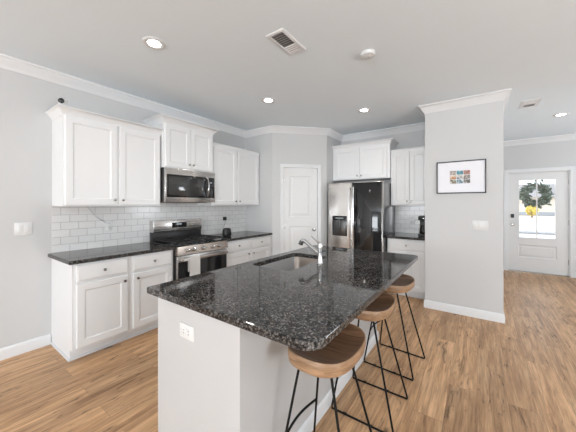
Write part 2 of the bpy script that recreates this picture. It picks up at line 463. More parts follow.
# local frame: y along wall (+,+)/sqrt2, x = room side (+,-)/sqrt2  -> rotation of -45 deg
d2 = bpy.data.objects.new('door_2', None); COL.objects.link(d2); d2.location = (PR_LOC[0], PR_LOC[1], 0); d2.rotation_euler.z = -PI/4; struct(d2)
W2 = DL-.01
def door_slab(y0, y1, z0, z1, xb, xf, panels, name, parent, m):
    mb = MB()
    ys = sorted(set([y0, y1]+[v for p in panels for v in p[:2]])); 
    py0, py1 = panels[0][0], panels[0][1]
    mb.box(xb, xf, y0, py0, z0, z1).box(xb, xf, py1, y1, z0, z1)
    zz = z0
    for (a_, b_, c0, c1) in panels:
        mb.box(xb, xf, py0, py1, zz, c0)
        rs = []
        for ins, x in ((0, xb), (0, xf), (.012, xf-.010), (.045, xf-.010), (.06, xf-.004)):
            rs.append([(x, a_+ins, c0+ins), (x, b_-ins, c0+ins), (x, b_-ins, c1-ins), (x, a_+ins, c1-ins)])
        mb.rings(rs)
        zz = c1
    mb.box(xb, xf, py0, py1, zz, z1)
    return mb.build(name, m, parent, smooth=False)
door_slab(.005, W2, .012, 2.035, -.045, -.008, [(.105, W2-.10, .22, 1.02), (.105, W2-.10, 1.18, 1.90)], 'slab', d2, M['door'])
mb = MB(); cw = .06
mb.box(0, .017, -cw, 0, 0, 2.045+cw).box(0, .017, DL, DL+cw, 0, 2.045+cw).box(0, .017, 0, DL, 2.045, 2.045+cw)
mb.box(.017, .022, -cw, -cw+.015, 0, 2.045+cw).box(.017, .022, DL+cw-.015, DL+cw, 0, 2.045+cw).box(.017, .022, -cw, DL+cw, 2.045+cw-.015, 2.045+cw)
mb.build('casing', M['trim'], d2, smooth=False)
MB().lathe([(0, -.008), (.026, -.008), (.026, 0), (.01, .004), (.01, .03), (.024, .036), (.029, .05), (.024, .062), (0, .066)], (0, W2-.065, .96), 'X').build('door_knob', M['nickel'], d2)
for z in (.25, 1.02, 1.82):
    MB().cyl((-.004, .003, z-.045), (-.004, .003, z+.045), .007).box(-.008, -.005, .004, .03, z-.045, z+.045).build('hinge', M['nickel'], d2)

# ---- front door
d1 = bpy.data.objects.new('door_1', None); COL.objects.link(d1); d1.location = (FD0, DW+.03, 0); d1.rotation_euler.z = -PI/2; struct(d1)
WD = FD1-FD0
gy0, gy1, gz0, gz1 = .173, .173+.545, .72, 1.90
mb = MB()
xb, xf = -.045, 0
mb.box(xb, xf, .003, gy0-.02, .02, 2.05).box(xb, xf, gy1+.02, WD-.003, .02, 2.05)
mb.box(xb, xf, gy0-.02, gy1+.02, .02, .30).box(xb, xf, gy0-.02, gy1+.02, .565, gz0-.02).box(xb, xf, gy0-.02, gy1+.02, gz1+.02, 2.05)
rs = []
for ins, x in ((0, xb), (0, xf), (.012, xf-.012), (.035, xf-.012), (.05, xf-.004)):
    rs.append([(x, gy0-.02+ins, .30+ins), (x, gy1+.02-ins, .30+ins), (x, gy1+.02-ins, .565-ins), (x, gy0-.02+ins, .565-ins)])
mb.rings(rs)
mb.build('slab', M['door'], d1, smooth=False)
mb = MB()
for (a_, b_, c0, c1) in ((gy0-.035, gy0, gz0-.035, gz1+.035), (gy1, gy1+.035, gz0-.035, gz1+.035), (gy0, gy1, gz0-.035, gz0), (gy0, gy1, gz1, gz1+.035)):
    mb.box(-.045, .008, a_, b_, c0, c1)
mb.build('glazing_bead', M['door'], d1, smooth=False)
MB().box(-.03, .002, (gy0+gy1)/2-.009, (gy0+gy1)/2+.009, gz0, gz1).build('glazing_bar', M['door'], d1, smooth=False)
gm = bpy.data.materials.new('clear_glass'); gm.use_nodes = True
g_n = gm.node_tree.nodes; g_l = gm.node_tree.links
tr_ = g_n.new('ShaderNodeBsdfTransparent'); gl_ = g_n.new('ShaderNodeBsdfGlossy'); gl_.inputs['Roughness'].default_value = 0.02
fr_ = g_n.new('ShaderNodeFresnel'); ms_ = g_n.new('ShaderNodeMixShader')
g_l.new(fr_.outputs[0], ms_.inputs[0]); g_l.new(tr_.outputs[0], ms_.inputs[1]); g_l.new(gl_.outputs[0], ms_.inputs[2])
g_l.new(ms_.outputs[0], g_n['Material Output'].inputs['Surface'])
M['glass'] = gm
MB().box(-.024, -.019, gy0, gy1, gz0, gz1).build('pane', M['glass'], d1, smooth=False)
MB().box(0, .022, .035, .09, 1.12, 1.20, .008).build('keypad_lock', M['black'], d1)
MB().lathe([(0, 0), (.03, 0), (.03, .008), (.012, .012), (.012, .04), (.026, .048), (.03, .062), (.02, .074), (0, .076)], (0, .062, .98), 'X').build('door_knob', M['nickel'], d1)
for z in (.28, 1.05, 1.84):
    MB().cyl((.004, WD-.002, z-.05), (.004, WD-.002, z+.05), .008).build('hinge', M['nickel'], d1)
mb = MB(); cw = .07
# casing sits on the hall wall face (local x = -(Y))
x0 = .03
mb.box(x0, x0+.018, -cw-.01, -.01, 0, 2.065+cw).box(x0, x0+.018, WD+.01, WD+.01+cw, 0, 2.065+cw).box(x0, x0+.018, -.01, WD+.01, 2.065, 2.065+cw)
mb.box(x0+.018, x0+.024, -cw-.01, -cw+.006, 0, 2.065+cw).box(x0+.018, x0+.024, WD+cw-.006, WD+cw+.01, 0, 2.065+cw).box(x0+.018, x0+.024, -cw-.01, WD+cw+.01, 2.065+cw-.016, 2.065+cw)
mb.box(-.09, x0, -.0095, .002, 0.0, 2.064).box(-.09, x0, WD-.002, WD+.0095, 0.0, 2.064).box(-.09, x0, -.009, WD+.009, 2.051, 2.064)
mb.build('casing', M['trim'], d1, smooth=False)
MB().box(-.09, .05, -.005, WD+.005, 0.0, .018).build('threshold', M['nickel'], d1, smooth=False)

# ---------------------------------------------------------------- outside the front door
struct(MB().box(-30, 40, DW+.13, 90, -.32, -.22).build('ground', M['lawn'], smooth=False))
struct(MB().box(-.4, 3.4, DW+.13, DW+2.2, -.215, -.06).build('porch_floor', M['concrete'], smooth=False))
struct(MB().box(.2, 3.2, DW+2.2, 19.0, -.22, -.19).build('front_path', M['concrete'], smooth=False))
struct(MB().box(-20, 30, 19.0, 20.2, -.22, -.10).build('kerb', M['kerb'], smooth=False))
struct(MB().box(-20, 30, 20.2, 32.0, -.22, -.18).build('driveway', M['concrete'], smooth=False))
struct(MB().box(-30, 40, 50.0, 72.0, -.21, -.15).build('road', M['road'], smooth=False))
def leafy(n, rx, ry, rz, ls, seed):
    rnd = random.Random(seed); mb = MB()
    for _ in range(n):
        v = Vector((rnd.gauss(0, 1), rnd.gauss(0, 1), rnd.gauss(0, 1))).normalized()*rnd.uniform(.6, 1)
        c = Vector((v.x*rx, v.y*ry, v.z*rz))
        u = Vector((rnd.gauss(0, 1), rnd.gauss(0, 1), rnd.gauss(0, 1))).normalized()
        w_ = u.cross(v).normalized()
        L_ = ls*rnd.uniform(.6, 1.3)
        mb.quad([c-u*L_, c+w_*L_*.5, c+u*L_, c-w_*L_*.5])
    return mb
bs = thing('garden_bush', 'yellow leafed bush on the lawn seen through the front door glass', 'bush', (5.35, 43.0, -.22))
leafy(500, .62, .62, .75, .13, 3).build('foliage', M['bush'], bs, loc=(0, 0, .95), smooth=False)
MB().cyl((0, 0, 0), (0, 0, .9), .09, .05).build('trunk', M['twig'], bs)
ho = thing('neighbour_house', 'pale house across the road seen through the front door glass', 'house', (14, 84, -.22))
MB().box(-6, 16, 0, 9, 0, 3.2).build('wall', M['siding'], ho, smooth=False)
mb = MB(); mb.rings([[(-7, -1, 3.2), (17, -1, 3.2), (17, 4.5, 6.5), (-7, 4.5, 6.5)], [(-7, 10, 3.2), (17, 10, 3.2), (17, 4.6, 6.5), (-7, 4.6, 6.5)]])
mb.build('roof', M['roofing'], ho, smooth=False)
for k in range(3):
    MB().box(-4.5+k*7, -3+k*7, -.06, 0.02, 1, 2.4).build('window', M['blackglass'], ho, smooth=False)

# wreath hung outside the glass
wr = thing('door_wreath', 'green leafy wreath hanging on the glass of the front door', 'wreath', (.985, DW+.115, 1.60))
def torus_pts(R, n=40): return [(R*math.cos(2*PI*k/n), 0, R*math.sin(2*PI*k/n)) for k in range(n)]
MB().tube(torus_pts(.165), .014, 8, closed=True).build('twig_ring', M['twig'], wr)
rnd = random.Random(5)
for nm, mm, cnt in (('leaves', M['leaf'], 330), ('pale_leaves', M['leaf_pale'], 130)):
    mb = MB()
    for k in range(cnt):
        a = rnd.uniform(0, 2*PI); r = .175+rnd.gauss(0, .03)
        c = Vector((r*math.cos(a), rnd.uniform(-.025, .02), r*math.sin(a)))
        tdir = Vector((-math.sin(a), 0, math.cos(a)))*(1 if rnd.random() < .8 else -1)
        out = Vector((math.cos(a), 0, math.sin(a)))*(1 if rnd.random() < .62 else -1)
        d = (tdir*rnd.uniform(.3, 1)+out*rnd.uniform(.2, 1)+Vector((0, rnd.uniform(-.35, .35), 0))).normalized()
        L_ = rnd.uniform(.06, .105); wd = L_*.2
        sd = d.cross(Vector((rnd.uniform(-.5, .5), 1, rnd.uniform(-.5, .5)))).normalized()
        nn = d.cross(sd)*L_*.06
        p = [c, c+d*L_*.35+sd*wd+nn, c+d*L_*.75+sd*wd*.7+nn, c+d*L_, c+d*L_*.75-sd*wd*.7+nn, c+d*L_*.35-sd*wd+nn]
        mb.quad(p)
    mb.build(nm, mm, wr, smooth=False)

# ---------------------------------------------------------------- cabinets (local x out from the wall, y along it)
def knob(parent, x, y, z):
    MB().lathe([(0, 0), (.008, 0), (.006, .004), (.005, .012), (.011, .016), (.0145, .022), (.012, .028), (0, .031)], (x, y, z), 'X', 14).build('knob', M['nickel'], parent)
def cab_door(parent, x, y0, y1, z0, z1, ky=None, kz=None, name='door', rail=.058, t=.019, m=None):
    if name == 'drawer':
        st = [(0, x+t-.004), (.004, x+t)]
        st = [(0, x+t-.004), (.004, x+t-.004), (.012, x+t)]
    else:
        st = [(0, x+t-.004), (.004, x+t), (rail, x+t), (rail+.012, x+t-.008), (rail+.024, x+t-.008)]
    mb = MB(); mb.panel(y0, y1, z0, z1, x, st)
    o = mb.build(name, m or M['cab'], parent, smooth=False)
    if ky is not None: knob(o, x+t, ky, kz)
    return o
def base_cabinet(label, loc, rotz, L_, cols, depth=.60, shoe_l=False, doors_from=.125):
    t = thing('base_cabinet', label, 'cabinet', loc, rotz)
    mb = MB()
    mb.box(0.004, depth, 0, L_, .10, .878)
    mb.box(0.004, depth-.075, 0.0, L_, 0, .10)
    mb.build('body', M['cab'], t, smooth=False)
    mb = MB()
    mb.box(depth-.075, depth-.063, 0.0, L_, 0, .022)
    if shoe_l: mb.box(0.014, depth-.063, -.012, 0, 0, .022)
    mb.build('shoe_moulding', M['trim'], t, smooth=False)
    if shoe_l:
        MB().box(depth-.02, depth+.001, -.004, .0, .1, .878).build('end_stile', M['cab'], t, smooth=False)
        MB().box(0.002, .02, -.004, 0, .022, .878).build('end_stile', M['cab'], t, smooth=False)
    for (y0, y1, kind, side) in cols:
        cab_door(t, depth, y0, y1, .715, .862, (y0+y1)/2, .79, 'drawer')
        if kind == 1:
            ky = y1-.035 if side == 'r' else y0+.035
            cab_door(t, depth, y0, y1, doors_from, .69, ky, .64)
        else:
            ym = (y0+y1)/2
            cab_door(t, depth, y0, ym-.002, doors_from, .69, ym-.035, .64)
            cab_door(t, depth, ym+.002, y1, doors_from, .69, ym+.035, .64)
    return t
def wall_cabinet(label, loc, rotz, L_, z0, z1, depth, doors, crown=(0.055, .05), ends=(True, True), name='wall_cabinet'):
    t = thing(name, label, 'cabinet', loc, rotz)
    h = z1-z0
    MB().box(.003, depth, 0, L_, 0, h).build('body', M['cab'], t, smooth=False)
    for (y0, y1, side) in doors:
        ky = y1-.03 if side == 'r' else y0+.03
        cab_door(t, depth, y0, y1, .012, h-.022, ky, .065)
    # crown: profile swept left end -> front -> right end (path kept so that out is to the right)
    hh, pj = crown
    prof = [(0, h-.02), (.006, h-.02), (.010, h), (pj*.55, h+hh*.45), (pj*.85, h+hh*.8), (pj, h+hh*.85), (pj, h+hh), (0, h+hh)]
    path = []
    if ends[1]: path.append((.003, L_))
    path += [(depth, L_), (depth, 0)]
    if ends[0]: path.append((.003, 0))
    path = path[::-1]
    # walking from the left end (y=0) to the right end (y=L) with the room on the right
    mb = MB(); sweep(mb, path, prof)
    # top board
    mb.box(.003, depth-.002, 0.002, L_-.002, h, h+.012)
    mb.build('crown_moulding', M['cab'], t, ang=50)
    # bottom light rail
    return t

Y0, YR0, YR1, YE = .83, 1.788, 2.552, PW-.004
LC = YR0-Y0-.004
base_cabinet('white base cabinet left of the range, with two drawers over two doors', (LW, Y0, 0), 0, LC,
             [(.025, .45, 1, 'r'), (.505, .93, 1, 'l')], shoe_l=True)
RC = YE-YR1-.006
base_cabinet('white base cabinet between range and pantry wall under black speaker', (LW, YR1+.004, 0), 0, RC,
             [(.025, .505, 1, 'r'), (.545, RC-.045, 1, 'l')])
def worktop(label, x0, x1, y0, y1, r=.008):
    mb = MB()
    z0, z1 = .8795, .914
    rs = []
    for ins, z in ((.003, z0), (0, z0+.003), (0, z1-.004), (.004, z1)):
        rs.append([(x, y, z) for x, y in rrect(x0+ins, x1-ins, y0+ins, y1-ins, r, 3)])
    mb.rings(rs)
    o = mb.build('worktop', M['granite'], None, smooth=False)
    return tag(o, label, 'countertop')
worktop('dark granite worktop left of the range with free end by the light switch', LW+.01, LW+.637, .795, YR0-.002)
worktop('dark granite worktop between the range and the pantry wall', LW+.01, LW+.637, YR1+.002, PW-.002)

wall_cabinet('white two-door wall cabinet left of the microwave, camera on top', (LW, Y0, 1.388), 0, LC-.004, 1.388, 2.270, .33,
             [(.016, .462, 'r'), (.484, .935, 'l')], ends=(True, True))
wall_cabinet('white raised two-door wall cabinet above the microwave', (LW, YR0+.004, 1.862), 0, .762-.010, 1.862, 2.425, .375,
             [(.020, .374, 'r'), (.378, .732, 'l')], crown=(.062, .066))
wall_cabinet('white two-door wall cabinet between microwave and pantry wall', (LW, YR1+.006, 1.388), 0, RC-.004, 1.388, 2.285, .33,
             [(.022, .487, 'r'), (.513, RC-.03, 'l')], crown=(.035, .024), ends=(False, False))

# fridge wall, local y -> world +X, local x -> world -Y
RB = -PI/2
X0, X1, X2 = -2.085, -1.150, PL-.003
X3 = -1.165
XL = QX+.004
wall_cabinet('white two-door wall cabinet above the refrigerator', (XL, BK, 1.84), RB, X3-XL-.003, 1.84, 2.42, .38,
             [(.05, .508, 'r'), (.518, .975, 'l')], crown=(.055, .05), ends=(False, True))
wall_cabinet('white two-door wall cabinet right of the refrigerator beside column', (X3+.001, BK, 1.388), RB, X2-X3-.002, 1.388, 2.27, .33,
             [(.022, .285, 'r'), (.291, X2-X3-.03, 'l')], crown=(.03, .02), ends=(False, False))
base_cabinet('white base cabinet right of the refrigerator beside column', (X1+.001, BK, 0), RB, X2-X1-.002, [(.02, X2-X1-.025, 2, 'r')])
worktop('small dark granite worktop right of the refrigerator under coffee maker', X1-.015, X2, BK-.637, BK-.011)

# ---------------------------------------------------------------- refrigerator
FX0, FX1, FH, FDp = -2.093, -1.172, 1.765, .78
fr = thing('refrigerator', 'stainless side-by-side refrigerator with dispenser and one door blackened as a dark reflection', 'refrigerator', (FX0, BK, 0), RB)
FW = FX1-FX0; SP = .437
MB().box(.03, .695, .004, FW-.004, .02, FH-.012, .004).build('cabinet_body', M['steel_side'], fr)
def fdoor(y0, y1, m, nm):
    mb = MB(); z0, z1 = .05, FH
    rs = []
    for ins, x in ((.004, .70), (0, .706), (0, FDp-.022), (.003, FDp-.010), (.012, FDp-.002), (.025, FDp)):
        rs.append([(x, y0+ins, z0+ins), (x, y1-ins, z0+ins), (x, y1-ins, z1-ins), (x, y0+ins, z1-ins)])
    mb.rings(rs); return mb
ld = fdoor(0, SP-.003, M['steel_v'], 'left_door').build('left_door', M['steel_v'], fr)
mb = fdoor(SP+.003, FW, None, '')
rd = mb.build('right_door', M['steel_v'], fr)
rd['label'] = 'refrigerator door faced black for its dark reflection'
MB().box(FDp, FDp+.004, SP+.012, FW-.012, .07, FH-.014, .0015).build('dark_reflection', M['blackglass'], rd)  # black sheet stands in for the dark reflection on this door
def fhandle(parent, y):
    pts = []
    for k in range(13):
        f = k/12; z = .58+1.10*f
        b_ = .045+.022*math.sin(PI*f)
        pts.append((FDp+b_, y, z))
    pts = [(FDp+.002, y, .60)]+pts[0:]+[(FDp+.002, y, 1.66)]
    mb = MB(); mb.tube(pts, .013, 10); return mb.build('handle', M['chrome'], parent)
fhandle(ld, SP-.035); fhandle(rd, SP+.035)
# dispenser
dy0, dy1, dz0, dz1 = .085, .345, .88, 1.212
mb = MB()
mb.box(FDp, FDp+.006, dy0, dy1, dz0, dz1, .002)
dsp = mb.build('dispenser', M['display'], ld)
mb = MB(); mb.box(FDp+.006, FDp+.010, dy0+.018, dy1-.018, dz0+.015, dz1-.075, .001); mb.build('dispenser_recess', M['darkmetal'], dsp)
MB().box(FDp+.009, FDp+.028, (dy0+dy1)/2-.022, (dy0+dy1)/2+.022, dz0+.10, dz1-.06, .005).build('paddle', M['darkmetal'], dsp)
MB().box(FDp+.0062, FDp+.0075, dy0+.06, dy1-.06, dz1-.045, dz1-.030).build('display', M['digits'], dsp)
MB().box(FDp+.0005, FDp+.002, .035, .065, 1.68, 1.70).build('badge', M['plastic'], ld)
for y in (.06, FW-.06):
    MB().box(.62, .68, y-.03, y+.03, FH-.014, FH+.012, .003).build('hinge_cover', M['black'], fr)
MB().box(.60, .695, .02, FW-.02, 0, .05).build('base_grille', M['black'], fr, smooth=False)
for y in (.08, FW-.08):
    MB().cyl((.1, y, 0), (.1, y, .022), .02).build('foot', M['black'], fr)

# ---------------------------------------------------------------- range
RL = YR1-YR0-.006
rg = thing('gas_range', 'stainless gas range with black grates and a backguard under the microwave', 'oven', (LW, YR0+.003, 0))
MB().box(.012, .635, 0.002, RL-.002, .02, .898, .002).build('body', M['black'], rg)
MB().box(.10, .665, 0, RL, .899, .918, .004).build('cooktop', M['blackglass'], rg)
MB().box(.012, .10, .022, RL, .899, 1.035, .003).build('backguard_base', M['black'], rg)
bg = MB().box(.012, .115, .018, RL, 1.036, 1.192, .008).build('backguard', M['steel'], rg)
MB().box(.115, .118, .275, .50, 1.085, 1.155, .001).build('display', M['display'], bg)
mb = MB()
mb.box(.118, .1185, .345, .42, 1.122, 1.142); mb.build('display_digits', M['digits'], bg, smooth=False)
cp = MB()
cp.rings([[(.635, 0, .805), (.635, RL, .805), (.635, RL, .905), (.635, 0, .905)],
          [(.690, 0, .805), (.690, RL, .805), (.678, RL, .905), (.678, 0, .905)]])
cpo = cp.build('control_panel', M['steel_brown_reflect'], rg, smooth=False)
for y in (.125, .215, .355, .50, .60):
    k_ = MB().lathe([(0, 0), (.028, 0), (.028, .006), (.023, .010), (.022, .034), (.016, .040), (0, .041)], (.686, y, .857), 'X', 18).build('knob', M['chrome'], cpo)
od = MB().box(.637, .672, .004, RL-.004, .20, .795, .004).build('oven_door', M['steel'], rg)
MB().box(.672, .676, .012, RL-.012, .27, .725, .001).build('window', M['blackglass'], od)
mb = MB(); mb.box(.705, .727, .03, RL-.03, .738, .772, .006)
hd = mb.build('handle', M['steel'], od)
for y in (.045, RL-.075):
    MB().box(.671, .708, y, y+.03, .742, .768, .003).build('handle_bracket', M['chrome'], od)
MB().box(.637, .665, .004, RL-.004, .06, .19, .004).build('storage_drawer', M['steel'], rg)
MB().box(.5, .60, .03, RL-.03, 0, .06).build('plinth', M['black'], rg, smooth=False)
MB().box(.7275, .729, .055, .13, .742, .772).build('tag', M['plastic'], hd, smooth=False)  # small white patch near the left end of the handle
# burners and grates
for (x, y, r) in ((.25, .17, .036), (.50, .17, .045), (.37, RL/2, .05), (.25, RL-.17, .036), (.50, RL-.17, .045)):
    MB().lathe([(0, 0), (r*1.3, 0), (r*1.3, .006), (r, .010), (r, .018), (r*.8, .022), (0, .022)], (x, y, .918), 'Z', 20).build('burner', M['iron'], rg)
for g in range(3):
    y0 = .02+g*(RL-.04)/3+.004; y1 = y0+(RL-.04)/3-.008
    mb = MB(); zt = .955; b_ = .006
    for (a_, c2) in ((.13, .142), (.63, .642), (.38, .392)):
        mb.box(a_, c2, y0, y1, zt-.014, zt, .002)
    for yy in (y0, (y0+y1)/2-b_, y1-2*b_):
        mb.box(.13, .642, yy, yy+2*b_, zt-.014, zt, .002)
    for a_ in (.25, .50): mb.box(a_, a_+.01, y0, y1, zt-.014, zt, .002)
    for (a_, yy) in ((.13, y0), (.13, y1-.012), (.63, y0), (.63, y1-.012)):
        mb.box(a_, a_+.012, yy, yy+.012, .918, zt-.013)
    mb.build('grate', M['iron'], rg)
# towel over the handle
mb = MB(); rs = []
ty0, ty1 = .125, .268
prof = [(.7305, .40), (.7315, .60), (.7325, .72), (.733, .770), (.730, .7775), (.716, .7795), (.702, .7775), (.6995, .770), (.6985, .70), (.6985, .60),
        (.6960, .60), (.6960, .70), (.6965, .772), (.6995, .781), (.716, .7835), (.7335, .781), (.7365, .772), (.7365, .72), (.7355, .60), (.7345, .40)]
for k in range(9):
    y = ty0+(ty1-ty0)*k/8
    rs.append([(x+(.002*math.sin(k*1.7) if x > .71 and z < .75 else 0), y, z) for x, z in prof])
mb.rings(rs)
tw = mb.build('dish_towel', M['towel'], None, loc=(LW, YR0+.003, 0))
tag(tw, 'pale grey dish towel folded over the oven door handle', 'towel')

# ---------------------------------------------------------------- microwave
mw = thing('microwave', 'stainless over-the-range microwave with dark window under raised cabinet', 'microwave', (LW, YR0+.006, 1.432))
MWL = .764; MH = .424
MB().box(.012, .375, 0, MWL, 0, MH, .003).build('case', M['darkmetal'], mw)
fp = MB().box(.376, .412, 0, MWL, 0, MH, .006).build('front_panel', M['steel'], mw)
MB().box(.412, .4155, .022, MWL-.02, .062, MH-.075, .001).build('door_glass', M['blackglass'], fp)
MB().box(.4155, .4165, .045, .575, .085, MH-.10, .0004).build('window', M['mwglass'], fp)
pts = [(.416, .615, .085)]+[(.43+.03*math.sin(PI*k/10), .615, .085+(MH-.17)*k/10) for k in range(11)]+[(.416, .615, MH-.085)]
MB().tube(pts, .012, 10).build('handle', M['chrome'], fp)
MB().box(.4155, .4165, .665, .70, .27, .285).build('display', M['digits'], fp, smooth=False)
MB().box(.05, .36, .1, MWL-.1, -.006, 0).build('vent_grille', M['black'], mw, smooth=False)

# ---------------------------------------------------------------- island
IX0, IX1, IY0, IY1 = -1.607, -.458, .811, 2.833
BX0, BX1, BY0, BY1 = -1.525, -.850, .843, 2.80
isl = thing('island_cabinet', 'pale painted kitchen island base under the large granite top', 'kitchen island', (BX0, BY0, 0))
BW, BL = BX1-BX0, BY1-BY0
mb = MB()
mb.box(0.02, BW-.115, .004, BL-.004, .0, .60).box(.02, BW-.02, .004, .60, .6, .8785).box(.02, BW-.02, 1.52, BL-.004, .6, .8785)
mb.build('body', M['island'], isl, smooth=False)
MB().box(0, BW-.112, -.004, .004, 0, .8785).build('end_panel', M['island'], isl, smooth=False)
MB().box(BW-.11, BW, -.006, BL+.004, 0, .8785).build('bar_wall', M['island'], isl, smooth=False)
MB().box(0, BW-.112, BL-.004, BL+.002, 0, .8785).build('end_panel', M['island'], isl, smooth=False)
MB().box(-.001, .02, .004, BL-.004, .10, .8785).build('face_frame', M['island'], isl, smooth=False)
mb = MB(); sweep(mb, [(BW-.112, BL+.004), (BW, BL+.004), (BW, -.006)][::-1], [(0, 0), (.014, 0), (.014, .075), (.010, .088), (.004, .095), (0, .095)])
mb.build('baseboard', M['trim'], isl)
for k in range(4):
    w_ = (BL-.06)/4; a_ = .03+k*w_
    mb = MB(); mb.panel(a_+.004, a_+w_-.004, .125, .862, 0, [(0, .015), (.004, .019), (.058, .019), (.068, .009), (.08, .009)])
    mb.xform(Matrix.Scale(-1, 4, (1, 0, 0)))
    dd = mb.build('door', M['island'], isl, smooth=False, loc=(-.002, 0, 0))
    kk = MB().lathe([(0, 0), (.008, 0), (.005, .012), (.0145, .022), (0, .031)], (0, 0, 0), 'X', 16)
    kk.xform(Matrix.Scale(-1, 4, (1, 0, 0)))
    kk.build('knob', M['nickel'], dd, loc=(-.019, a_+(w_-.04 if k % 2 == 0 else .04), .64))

# countertop slab with sink cut-out
SX0, SX1, SY0, SY1 = -1.513, -1.132, 1.607, 2.262
mb = MB(); bm = mb.bm
R4 = [.06, .03, .012, .085]   # corner radii: far right, far left, near left, near right
def ring(fn, ins, z):
    return [bm.verts.new((x, y, z)) for x, y in fn(ins)]
outf = lambda i: rrect(IX0+i, IX1-i, IY0+i, IY1-i, [max(r-i, .004) for r in R4], 8)
inf = lambda i: rrect(SX0-i, SX1+i, SY0-i, SY1+i, .06+i, 8)
z0, z1 = .8795, .9155
def strip(ra, rb):
    n_ = len(ra)
    for j in range(n_): bm.faces.new((ra[j], ra[(j+1) % n_], rb[(j+1) % n_], rb[j]))
o_ = [ring(outf, .003, z0), ring(outf, 0, z0+.004), ring(outf, 0, z1-.005), ring(outf, .0015, z1-.0015), ring(outf, .005, z1)]
i_ = [ring(inf, 0, z0), ring(inf, 0, z1-.004), ring(inf, .004, z1)]
for a_, b_ in zip(o_, o_[1:]): strip(a_, b_)
for a_, b_ in zip(i_, i_[1:]): strip(a_, b_)
def fillring(ra, rb):
    es = []
    for r in (ra, rb):
        for j in range(len(r)):
            e = bm.edges.get((r[j], r[(j+1) % len(r)]))
            es.append(e)
    bmesh.ops.triangle_fill(bm, use_beauty=True, edges=es)
fillring(o_[-1], i_[-1]); fillring(o_[0], i_[0])
top = mb.build('island_countertop', M['granite'], None, smooth=True, ang=12)
tag(top, 'large dark speckled granite island countertop with a sink cut-out', 'countertop')

sk = thing('sink', 'undermount stainless sink bowl set in the island countertop', 'sink', ((SX0+SX1)/2, (SY0+SY1)/2, .66))
mb = MB(); hx, hy = (SX1-SX0)/2, (SY1-SY0)/2
def rr(ins, z, r): return [(x, y, z) for x, y in rrect(-hx+ins, hx-ins, -hy+ins, hy-ins, r, 8)]
zt = .8785-.66
rs = [rr(-.028, zt-.003, .08), rr(-.028, zt, .08), rr(-.006, zt, .065), rr(-.004, zt-.004, .065), rr(.006, .03, .06), rr(.012, .015, .055), rr(.03, .004, .045), rr(.06, .002, .03)]
inner = rs
outer_ = [rr(.06, -.001, .03), rr(.028, .001, .045), rr(.009, .013, .055), rr(.003, .03, .06), rr(-.007, zt-.005, .067)]
mb.rings(inner+outer_, cap0=False, cap1=False, closed=False)
vs = mb.bm.verts; mb.bm.verts.ensure_lookup_table()
n_ = len(rs[0])
k_in = (len(inner)-1)*n_
# remove the strip that closes the bottom hole and cap it instead
mb.bm.faces.new([mb.bm.verts[k_in+j] for j in range(n_)])
mb.bm.faces.new([mb.bm.verts[k_in+n_+j] for j in reversed(range(n_))])
mb.build('bowl', M['steel_sink'], sk)
MB().lathe([(0, .006), (.02, .0065), (.03, .007), (.042, .008), (.045, .004), (.045, .0025), (0, .0025)], (0, 0, 0)).build('drain', M['chrome'], sk)

fc = thing('faucet', 'chrome pull-out faucet standing behind the island sink', 'faucet', (-1.055, 1.95, .9155))
MB().lathe([(0, 0), (.027, 0), (.027, .006), (.022, .010), (.0205, .014), (.0195, .10), (.0205, .135), (.020, .165), (.014, .178), (0, .180)], (0, 0, 0), 'Z', 28).build('body', M['chrome'], fc)
pts = [(0.0, 0, .080), (-.05, .0, .112), (-.10, .0, .145), (-.135, .0, .170), (-.155, 0, .180), (-.170, 0, .179), (-.180, 0, .170)]
MB().tube(pts, .013, 14, radii=[.015, .015, .015, .0155, .0165, .0175, .018]).build('spout', M['chrome'], fc)
MB().tube([(-.174, 0, .178), (-.184, 0, .162), (-.191, 0, .146)], .018, 14, radii=[.0175, .0205, .021]).build('spray_head', M['darkmetal'], fc)
MB().tube([(-.004, 0, .170), (-.03, .0, .186), (-.085, 0, .225)], .006, 10, radii=[.009, .006, .0045]).build('lever', M['chrome'], fc)
MB().cyl((.016, .012, .105), (.034, .026, .105), .009, .008, 14).build('side_button', M['darkmetal'], fc)

# ---------------------------------------------------------------- bar stools
def stool_seat():
    mb = MB(); n = 40
    def outl(s, z, dish=0):
        pts = []
        for k in range(n):
            a = 2*PI*k/n
            c, s_ = math.cos(a), math.sin(a)
            e = 2/2.7
            x = .162*s*math.copysign(abs(c)**e, c); y = .224*s*math.copysign(abs(s_)**e, s_)
            # island side (-x) a little flatter, saddle rises at the two sides
            zz = z+dish*(abs(y)/.224)**2*.012
            pts.append((x, y, zz))
        return pts
    rs = [outl(.02, 0), outl(.88, 0), outl(.955, .003), outl(.985, .010), outl(1.0, .024), outl(1.0, .053, 1), outl(.985, .058, 1), outl(.95, .058, 1)]
    vr = mb.rings(rs, cap0=True, cap1=False)
    mb.mi = 1
    topr = [outl(.95, .058, 1), outl(.86, .051, 1), outl(.70, .045, .9), outl(.50, .041, .7), outl(.25, .040, .3), outl(.02, .040)]
    mb.rings(topr, cap0=False, cap1=True)
    bmesh.ops.remove_doubles(mb.bm, verts=mb.bm.verts, dist=.0002)
    return mb
